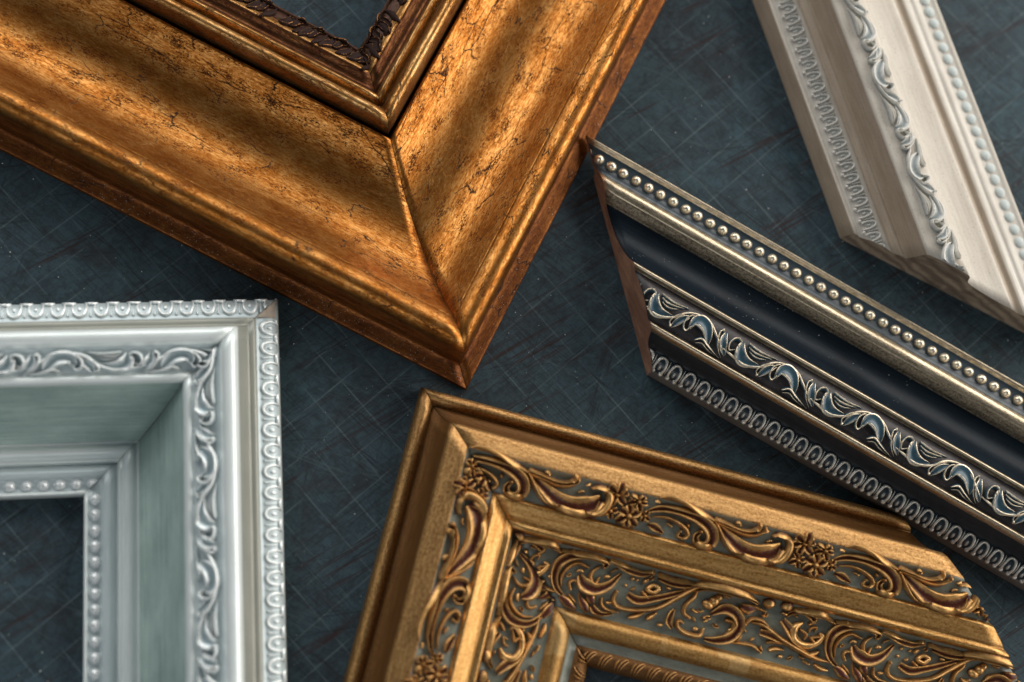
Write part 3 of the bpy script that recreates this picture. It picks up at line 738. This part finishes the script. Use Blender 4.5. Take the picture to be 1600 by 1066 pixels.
def arabesque_die():
    z = zt((700, 450), 15, 0.193)
    z2 = lambda p: z([(x + 1440, y + 267) for x, y in p])
    S = lambda p, w, H=8.5, st='ridge', **kw: stroke(z(p), [x * 1.55 for x in w], H * 1.25, st, **kw)
    S2 = lambda p, w, H=8.5, st='ridge', **kw: stroke(z2(p), [x * 1.55 for x in w], H * 1.25, st, **kw)
    c, s = 'gold_carved', 'gold_stem'
    D = [
     ('round_scroll', merge(S([(570, 570), (510, 500), (490, 410), (525, 315), (620, 255), (730, 240), (830, 262), (900, 310), (880, 350)], [1.5, 3, 4, 5, 5.4, 5.2, 4.6, 3.6, 2], 9.5, 'hollow', n=44, ball=2.2),
                            S([(545, 490), (550, 410), (600, 345), (680, 312), (765, 350)], [1, 2.4, 3, 3, 1.8], 7.5)), c),
     ('round_scroll', S([(690, 400), (720, 470), (810, 515), (920, 485), (1020, 400)], [2.4, 7.5, 6.5, 4.5, 1.5], 9, 'hollow'), c),
     ('tendril', S([(850, 340), (795, 375), (775, 425), (805, 475), (845, 420)], [1.6, 2.6, 2.8, 2.4, 1.4], 7), s),
     ('tendril', S([(620, 510), (612, 460), (650, 445), (700, 470)], [2.4, 2.4, 2.2, 1.2], 6.5, ball0=2.4), s),
     ('leaf_tip', S([(540, 560), (590, 610), (655, 665)], [2.6, 4.8, 1.6], 8, 'dome'), c),
     ('leaf_tip', S([(600, 545), (630, 580), (660, 615)], [1.2, 2.4, 1.0], 6), s),
     ('leaf_tip', S([(690, 535), (690, 570), (720, 630), (750, 690)], [1, 2, 4.4, 2], 8, 'dome'), c),
     ('leaf_tip', S([(755, 545), (770, 580), (790, 620)], [2, 4.6, 1.6], 8, 'dome'), c),
     ('leaf_tip', S([(785, 640), (810, 680), (860, 705), (960, 700)], [3, 4.2, 3, 1], 7.5, 'hollow'), c),
     ('tendril', S([(850, 580), (850, 625), (890, 665), (980, 690)], [2, 2.4, 2.2, 1], 6.5, ball0=2.0), s),
     ('leaf', S([(930, 270), (1010, 320), (1080, 370), (1180, 400), (1270, 375)], [2, 4.2, 4.2, 3.4, 2.2], 8.5, 'hollow', ball=2.2), s),
     ('leaf', S([(240, 110), (340, 130), (400, 200), (420, 215)], [2, 5, 3.4, 1.2], 8, 'hollow'), c),
     ('leaf', S([(350, 110), (450, 150), (530, 215), (560, 235)], [1.5, 3.6, 3.2, 1.2], 8), s),
     ('leaf', S([(560, 215), (610, 215), (660, 200)], [3, 2.6, 1.6], 7), s),
     ('tendril', S([(330, 290), (350, 260), (395, 255), (380, 290)], [1.2, 2, 1.8, 1], 6), s),
     ('tendril', S([(300, 410), (360, 410), (385, 370), (365, 340), (400, 335), (460, 325)], [2.4, 2.8, 2.6, 2.2, 2.2, 1.4], 7.5), s),
     ('leaf_tip', S([(320, 470), (380, 460), (420, 440)], [3, 3.4, 1.4], 7), s),
     ('leaf_tip', S([(380, 540), (430, 575), (490, 590)], [2.4, 3.6, 1.6], 7), s),
     ('leaf', S([(1310, 395), (1400, 440), (1500, 455), (1600, 480)], [3, 3.8, 3.2, 2], 8.5, ball0=2.8), s),
     ('leaf', S([(1330, 440), (1440, 485), (1560, 500), (1680, 480)], [2.2, 3.4, 3.2, 2], 8, 'hollow'), c),
     ('ring', S([(1320, 520), (1270, 548), (1222, 520), (1270, 492), (1320, 516)], [2.4] * 5, 7, 'round', n=26), s),
     ('stem', S([(985, 535), (960, 600), (1000, 655), (1120, 680), (1300, 672), (1450, 605), (1600, 530), (1700, 480)], [2.6, 3, 3, 3, 3.2, 3.8, 4, 2.4], 9, 'ridge', n=44, ball0=3.0), s),
     ('leaf', S([(1070, 560), (1150, 605), (1280, 595), (1420, 570), (1540, 540)], [3.4, 4.6, 3.4, 3, 2], 8.5, 'hollow'), c),
     ('leaf_tip', S([(1165, 530), (1190, 560), (1215, 590)], [1.8, 3, 1.6], 7), s),
     ('leaf_tip', S([(1225, 755), (1260, 735), (1310, 705)], [2.4, 3.6, 1.4], 6.5), s),
     ('leaf_tip', S([(1080, 735), (1140, 730), (1220, 700)], [2.0, 3.4, 1.4], 6.5), s),
     ('leaf', S([(1400, 820), (1375, 770), (1390, 720), (1420, 670)], [1.4, 3.6, 3.4, 1.4], 7.5, 'hollow'), s),
     ('berry', dome(*z([(1095, 435)])[0], 3.2, 3.2, 5), s),
     ('berry', dome(*z([(1150, 450)])[0], 2.6, 2.6, 4), s),
     ('berry', dome(*z([(1060, 490)])[0], 2.8, 2.8, 4), s),
     ('leaf', S2([(120, 240), (220, 200), (380, 215), (530, 280), (640, 375)], [2.5, 5.2, 6, 4.8, 1.4], 9.5, 'hollow'), c),
     ('leaf', S2([(140, 270), (260, 255), (420, 275), (540, 330)], [1.4, 2.6, 2.8, 1.2], 8), s),
     ('tendril', S2([(90, 470), (50, 430), (70, 370), (130, 320), (160, 270)], [2, 2.8, 3, 3, 2], 8.5, ball0=3.0), s),
     ('acorn', merge(dome(*z2([(225, 370)])[0], 10, 7, 9, 0.3, g0=-.2, g1=.7), dome(*z2([(275, 345)])[0], 8, 8.5, 10.5, 0.3), dome(*z2([(310, 320)])[0], 6, 7, 8, 0.3)), c),
     ('round_scroll', merge(S2([(290, 450), (400, 415), (490, 460), (515, 550), (440, 635), (320, 655), (230, 640)], [2, 5.6, 6, 5.4, 5.4, 4, 2], 9.5, 'hollow', n=38),
                            S2([(400, 500), (465, 520), (455, 580), (380, 620)], [2.8, 3.4, 3, 1.2], 7.5)), c),
     ('tendril', S2([(240, 560), (200, 620), (90, 595), (30, 545), (40, 500), (80, 520)], [2, 3.6, 3.4, 3, 2.4, 1.4], 8), s),
     ('leaf_tip', S2([(470, 380), (520, 400), (590, 395)], [3, 5, 2], 7.5, 'dome'), c),
     ('tendril', S2([(590, 400), (660, 410), (740, 445)], [1.5, 2.4, 2], 6.5, ball=2.4), s),
     ('berry', dome(*z2([(780, 375)])[0], 10.5, 11, 11, 0, g0=-.35, g1=.85), c),
     ('berry', dome(*z2([(930, 395)])[0], 10, 11, 11, 0, g0=-.35, g1=.9), c),
     ('stem', S2([(610, 520), (700, 545), (840, 650), (960, 725), (1100, 800), (1230, 840)], [1.6, 3, 3.6, 4, 3.6, 1.6], 9, 'ridge'), s),
     ('leaf', S2([(585, 545), (640, 505), (720, 520), (780, 570)], [2, 3, 3, 1.4], 8, ball0=2.6), s),
     ('leaf', S2([(650, 590), (730, 615), (800, 650), (870, 690)], [3.4, 4.4, 3.4, 1.4], 7.5, 'hollow'), s),
     ('leaf', S2([(790, 490), (840, 560), (890, 650), (970, 720)], [3.4, 5, 4, 1.6], 9, 'hollow'), s),
     ('tendril', S2([(1000, 525), (935, 560), (920, 640), (990, 695), (1090, 695), (1155, 640), (1130, 610)], [1.6, 4.2, 4.2, 3.6, 3.2, 2.6, 1.6], 8.5, 'round', n=34), s),
     ('tendril', S2([(990, 580), (1040, 620), (1020, 660)], [1.6, 2.6, 1.4], 7), s),
     ('tendril', S2([(400, 665), (500, 675), (590, 695), (650, 745)], [1.2, 2.6, 2.8, 2], 7, ball=2.4), s),
     ('leaf_tip', S2([(500, 665), (530, 640), (545, 620)], [2, 2.2, 1], 6), s),
     ('leaf', S2([(900, 480), (960, 445), (1080, 430), (1180, 440), (1240, 490)], [1.4, 3, 4, 4.2, 2], 8.5, 'hollow', ball=2.4), c),
     ('leaf_tip', S2([(690, 670), (750, 665), (810, 685)], [2.2, 2.8, 1.2], 6), s),
     ('leaf_tip', S2([(765, 745), (820, 735), (890, 745)], [2.8, 3.6, 1.4], 6.5), s),
     ('leaf_tip', S2([(1100, 560), (1150, 530), (1170, 500)], [2.2, 3, 1.2], 6.5), s),
     ('berry', dome(*z2([(1155, 720)])[0], 3.4, 3.4, 5), s),
    ]
    return D

def fill(D, period, x0, y0, tries, rad, seed, mt='gold_stem'):
    """small leaf tips and tendrils that crowd the ground between the large strokes"""
    rnd = random.Random(seed)
    occ = np.array([(p[0], p[1]) for _, (V, F, G), _ in D for p in V if p[2] > 0.5])
    occ = np.vstack([occ, occ + [period, 0], occ - [period, 0]])
    for _ in range(tries):
        x, y = rnd.uniform(x0, x0 + period), rnd.uniform(-y0, y0)
        a = rnd.uniform(-0.9, 0.9) + (math.pi if rnd.random() < .4 else 0); L = rnd.uniform(7, 13); b = rnd.uniform(-.9, .9)
        pts = [(x, y)]
        for q in range(3):
            px, py = pts[-1]; pts.append((px + L / 3 * math.cos(a), py + L / 3 * math.sin(a))); a += b * .6
        P = np.array(pts)
        if np.abs(P[:, 1]).max() > y0: continue
        if min(np.hypot(occ[:, 0] - q[0], occ[:, 1] - q[1]).min() for q in P) < rad: continue
        w = rnd.uniform(2.2, 3.6)
        D.append((rnd.choice(['leaf_tip', 'tendril', 'leaf_tip']), stroke(pts, [w * .6, w, w * .9, .8], rnd.uniform(5.5, 8.5), rnd.choice(['ridge', 'hollow', 'round']), n=9, ball0=rnd.choice([0, 0, w * .8])), mt))
        add = np.vstack([P + [dx, 0] for dx in (-period, 0, period)])
        occ = np.vstack([occ, add, add + [0, w], add - [0, w]])
    return D
ACANTHUS = fill(acanthus_die(), 292.0, 0.0, 24.0, 700, 3.6, 21)
ARABESQUE = fill(arabesque_die(), 430.0, -70.0, 35.0, 1600, 3.4, 22)
gold_rails = []
for idx, (ang, st, en) in enumerate(((th, (0.75, 1.0), (600, 0.0)), (th - 90, (-772, -1.06), (-0.75, -1.0)))):
    r = Rail(gold, gold_prof, (-144.5, -78.3), ang, st, en, MAT['gold_brown'], MAT['wood_pink'], wob=0.6)
    r.band('outer_bead', 0, 7, 'gold')
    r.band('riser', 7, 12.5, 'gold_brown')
    r.band('ridge', 12.5, 17.5, 'gold')
    r.band('flower_channel', 17.5, 23.4, 'green')
    r.band('slope', 23.4, 29, 'gold_orange')
    r.band('bead_moulding', 29, 33, 'gold_orange')
    r.band('scroll_channel', 33, 39.5, 'green')
    r.band('torus_moulding', 39.5, 45, 'gold_leafed')
    r.band('fillet', 45, 48.5, 'green')
    r.band('sight_edge', 48.5, 55, 'gold_brown')
    groups = {}
    def run2(die, t0, pitch, phase):
        for n, m, mt in die:
            mo = r.motif(n, xf(m, -1.0, 1.0), t0, mt)
            for k in range(-9, 10): r.put(mo, phase + k * pitch)
    t1 = (gold_prof.t_of(17.8) + gold_prof.t_of(23.2)) / 2
    run2(ACANTHUS, t1, 292.0, -339 if idx else 418)
    t2 = (gold_prof.t_of(33.6) + gold_prof.t_of(39.3)) / 2
    run2(ARABESQUE, t2, 430.0, -302 if idx else 700)
    t3 = (gold_prof.t_of(49) + gold_prof.t_of(53)) / 2
    rope = merge(stroke([(-8, -9), (-2, -5), (3, 2), (3, 10)], [1.4, 3.0, 3.0, 1.4], 5, 'hollow'), stroke([(5, -8), (9, -2), (10, 8)], [1, 2.2, 1.2], 4.4, 'ridge'))
    mo = r.motif('rope_leaf', rope, t3, 'gold_carved')
    for k in range(-40, 30): r.put(mo, k * 25.0 + 7)
    gold_rails.append(r)

# ------------------------------------------------------------------ black and champagne moulding length
black_prof = Profile([(0, 17), (0, 27), (1.5, 31), (4.5, 31), (7, 28), (9, 25), (14, 24), (30, 24), (36, 26), (42, 27), (46, 29), (48, 34), (53, 43), (60, 48), (68, 48), (77, 44), (84, 38), (87, 33),
                      (96, 30), (110, 30), (126, 35), (141, 45), (154, 59), (164, 75), (170, 88), (172, 93), (175, 96), (178, 95), (180, 90), (183, 87), (194, 94), (210, 98), (226, 96), (238, 89), (241, 88),
                      (243, 93), (246, 97), (250, 96), (253, 91), (255, 80), (258, 64), (262, 54), (267, 49), (272, 51), (280, 49), (287, 42), (290, 34), (292, 27), (292, 4)])
blk = thing('black_frame_sample', (125.2, 334.5), 'black frame moulding length with champagne pearls and blue leaf scroll, mitred end', 'moulding sample')
r = Rail(blk, black_prof, (125.2, 334.5), 150.3, (-1010, 0.0), (3.0, -0.93), MAT['umber_ground'], MAT['wood_pink'], slab=(46, None), wob=0.4)
black_rail = r
r.band('wire_edge', 0, 5, 'champagne', zbot=17)
r.band('pearl_channel', 5, 10, 'slate', zbot=17)
r.band('bar', 10, 14.6, 'champagne')
r.band('bar_underside', 14.6, 17, 'champagne_dark')
r.band('cove', 17, 24.5, 'black')
r.band('gilt_line', 24.5, 28.5, 'champagne')
r.band('leaf_band', 28.5, 34.4, 'umber_ground')
r.band('gilt_line', 34.4, 38.5, 'champagne')
r.band('hollow', 38.5, 42, 'charcoal')
r.band('egg_band', 42, 46, 'slate')
r.band('outer_edge', 46, 48, 'grey_brown')
pm = r.motif('pearl', dome(0, 0, 8.7, 8.7, 10, nr=7, na=20), black_prof.t_of(6.6) + 2, 'pearl')
k = -11.0
while k > -1010: r.put(pm, k, 0.7); k -= 22.9
tl = (black_prof.t_of(28.8) + black_prof.t_of(34.2)) / 2
run(r, [(n, xf(m, -1, 1)) for n, m in scroll_die(1.0, 7.0, 1.2)], tl, 'black_carved', 152.0, -203.0, sy=1.12, sx=0.95)
egg = merge(stroke([(-7, 10), (-8.5, 2), (-6, -7), (0, -10.5), (6, -7), (8.5, 2), (7, 10)], [2.8, 2.3, 2.5, 2.6, 2.5, 2.3, 2.8], 5.0, 'round'),
            dome(-6.6, 11, 4.2, 3.8, 6.0), dome(6.6, 11, 4.2, 3.8, 6.0), dome(0, 3, 2.8, 5, 3, g0=0, g1=.5))
dart = stroke([(12.5, -10), (12.5, 0), (12.5, 8)], [1.2, 1.9, 1.2], 3.4, 'ridge')
run(r, [('egg', egg), ('dart', dart)], (black_prof.t_of(42.3) + black_prof.t_of(45.6)) / 2, 'egg_carved', 25.0, -300, sy=1.2)

# ------------------------------------------------------------------ cream moulding length
white_prof = Profile([(0, 4), (3, 24), (5, 36), (6, 41), (8, 43), (11, 42), (14, 39), (18, 41), (26, 46), (36, 48), (46, 48), (54, 45), (57, 42), (62, 45), (66, 49), (70, 50), (73, 48), (75, 54), (79, 72), (83, 90), (85, 97),
                      (88, 99), (95, 100), (104, 101), (114, 101), (124, 101), (136, 99), (141, 96), (143, 86), (145, 75), (151, 69), (170, 63), (192, 60), (208, 60), (213, 58), (217, 55), (221, 55), (224, 58), (230, 60), (236, 58), (240, 55), (246, 57), (251, 56), (255, 52),
                      (262, 50), (280, 49), (284, 51), (288, 51), (291, 48), (292, 43), (292, 4)])
wht = thing('cream_frame_sample', (547.2, 182.0), 'cream distressed frame moulding length with pale blue pearls, cut wood end showing', 'moulding sample')
r = Rail(wht, white_prof, (547.2, 182.0), -73.1, (-560, 0.0), (0.0, 0.953), MAT['beige'], MAT['wood_grey'], wob=0.5)
r.band('outer_edge', 0, 3.5, 'beige')
r.band('lip', 3.5, 6, 'cream')
r.band('egg_band', 6, 11.5, 'cream_band')
r.band('hollow', 11.5, 16.5, 'beige')
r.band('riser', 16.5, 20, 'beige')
r.band('leaf_band', 20, 28, 'cream')
r.band('slope', 28, 34, 'cream')
r.band('groove', 34, 37.5, 'beige')
r.band('reeded_band', 37.5, 42.5, 'cream_band')
r.band('pearl_channel', 42.5, 46, 'cream_band')
r.band('sight_edge', 46, 50, 'cream')
pm = r.motif('pearl', dome(0, 0, 9.6, 9.0, 4.4, nr=6, na=18), (white_prof.t_of(43.2) + white_prof.t_of(46)) / 2, 'blue_pearl')
k = 250.0
while k > -560: r.put(pm, k, 0.6); k -= 22.0
tl = (white_prof.t_of(22.4) + white_prof.t_of(26)) / 2
run(r, [(n, xf(m, -1, 1)) for n, m in scroll_die(1.0, 11.0, 1.45)], tl, 'cream_carved', 158.0, 40.0, sy=0.82)
egg = merge(stroke([(-6.5, -12), (-7.5, -4), (-5, 5), (0, 8.5), (5, 5), (7.5, -4), (6.5, -12)], [2.2, 1.8, 1.9, 2.0, 1.9, 1.8, 2.2], 4.0, 'round'),
            dome(0, -3, 2.6, 5, 2, g0=0, g1=.4), dome(12, -13, 3.6, 3.0, 5))
dart = stroke([(12, -8), (12, 0), (12, 9)], [.8, 1.6, 1.8], 3, 'ridge')
run(r, [('egg', egg), ('dart', dart)], (white_prof.t_of(7) + white_prof.t_of(11)) / 2, 'cream_carved', 20.4, 0, sx=0.85, sy=1.08)

# ------------------------------------------------------------------ dust on the mat and on the amber flange
rnd = random.Random(5)
V, F = [], []
def fleck(x, y, zz, s):
    o = len(V)
    a = rnd.uniform(0, 6.28)
    for k in range(5):
        t = a + k * 1.257; rr = s * rnd.uniform(0.6, 1.1)
        V.append(((x + rr * math.cos(t)) * Q, (y + rr * math.sin(t)) * Q, (zz + 0.15) * Q))
    V.append((x * Q, y * Q, (zz + s * 0.9) * Q))
    for k in range(5): F.append((o + k, o + (k + 1) % 5, o + 5))
def rail_fleck(rl, s, t, size):
    u, z, nu, nz = rl.prof.at(np.array([t]))
    p = rl.ob.matrix_basis @ Vector((s * Q, u[0] * Q, z[0] * Q))
    p = (p + rl.ob.parent.location) / Q
    fleck(p.x, p.y, p.z, size)
for _ in range(240):
    c = rnd.choice([-160, -260, -420, -600]); rail_fleck(amb_rails[1], rnd.gauss(c, 90), rnd.uniform(6, 30), rnd.choice([.4, .5, .6, .8]))
for _ in range(60):
    rail_fleck(amb_rails[0], rnd.uniform(20, 700), rnd.uniform(6, 28), rnd.choice([.4, .5, .6, .9]))
for _ in range(90):
    rail_fleck(amb_rails[rnd.randint(0, 1)], rnd.uniform(-600, 600), rnd.uniform(150, 320), rnd.choice([.3, .4, .5]))
for _ in range(90):
    rail_fleck(black_rail, rnd.uniform(-700, -150), rnd.uniform(black_prof.t_of(17), black_prof.t_of(24)), rnd.choice([.3, .4, .5, .7]))
for _ in range(620):
    fleck(rnd.uniform(-900, 900), rnd.uniform(-620, 620), 0, rnd.choice([.5, .6, .7, .8, 1.0, 1.3]))
me = bpy.data.meshes.new('dust'); me.from_pydata(V, [], F); me.update()
o = link('dust', me, None, (MAT['dust'],))
tag(o, 'pale dust specks scattered on the dark cutting mat', None, None, 'stuff')
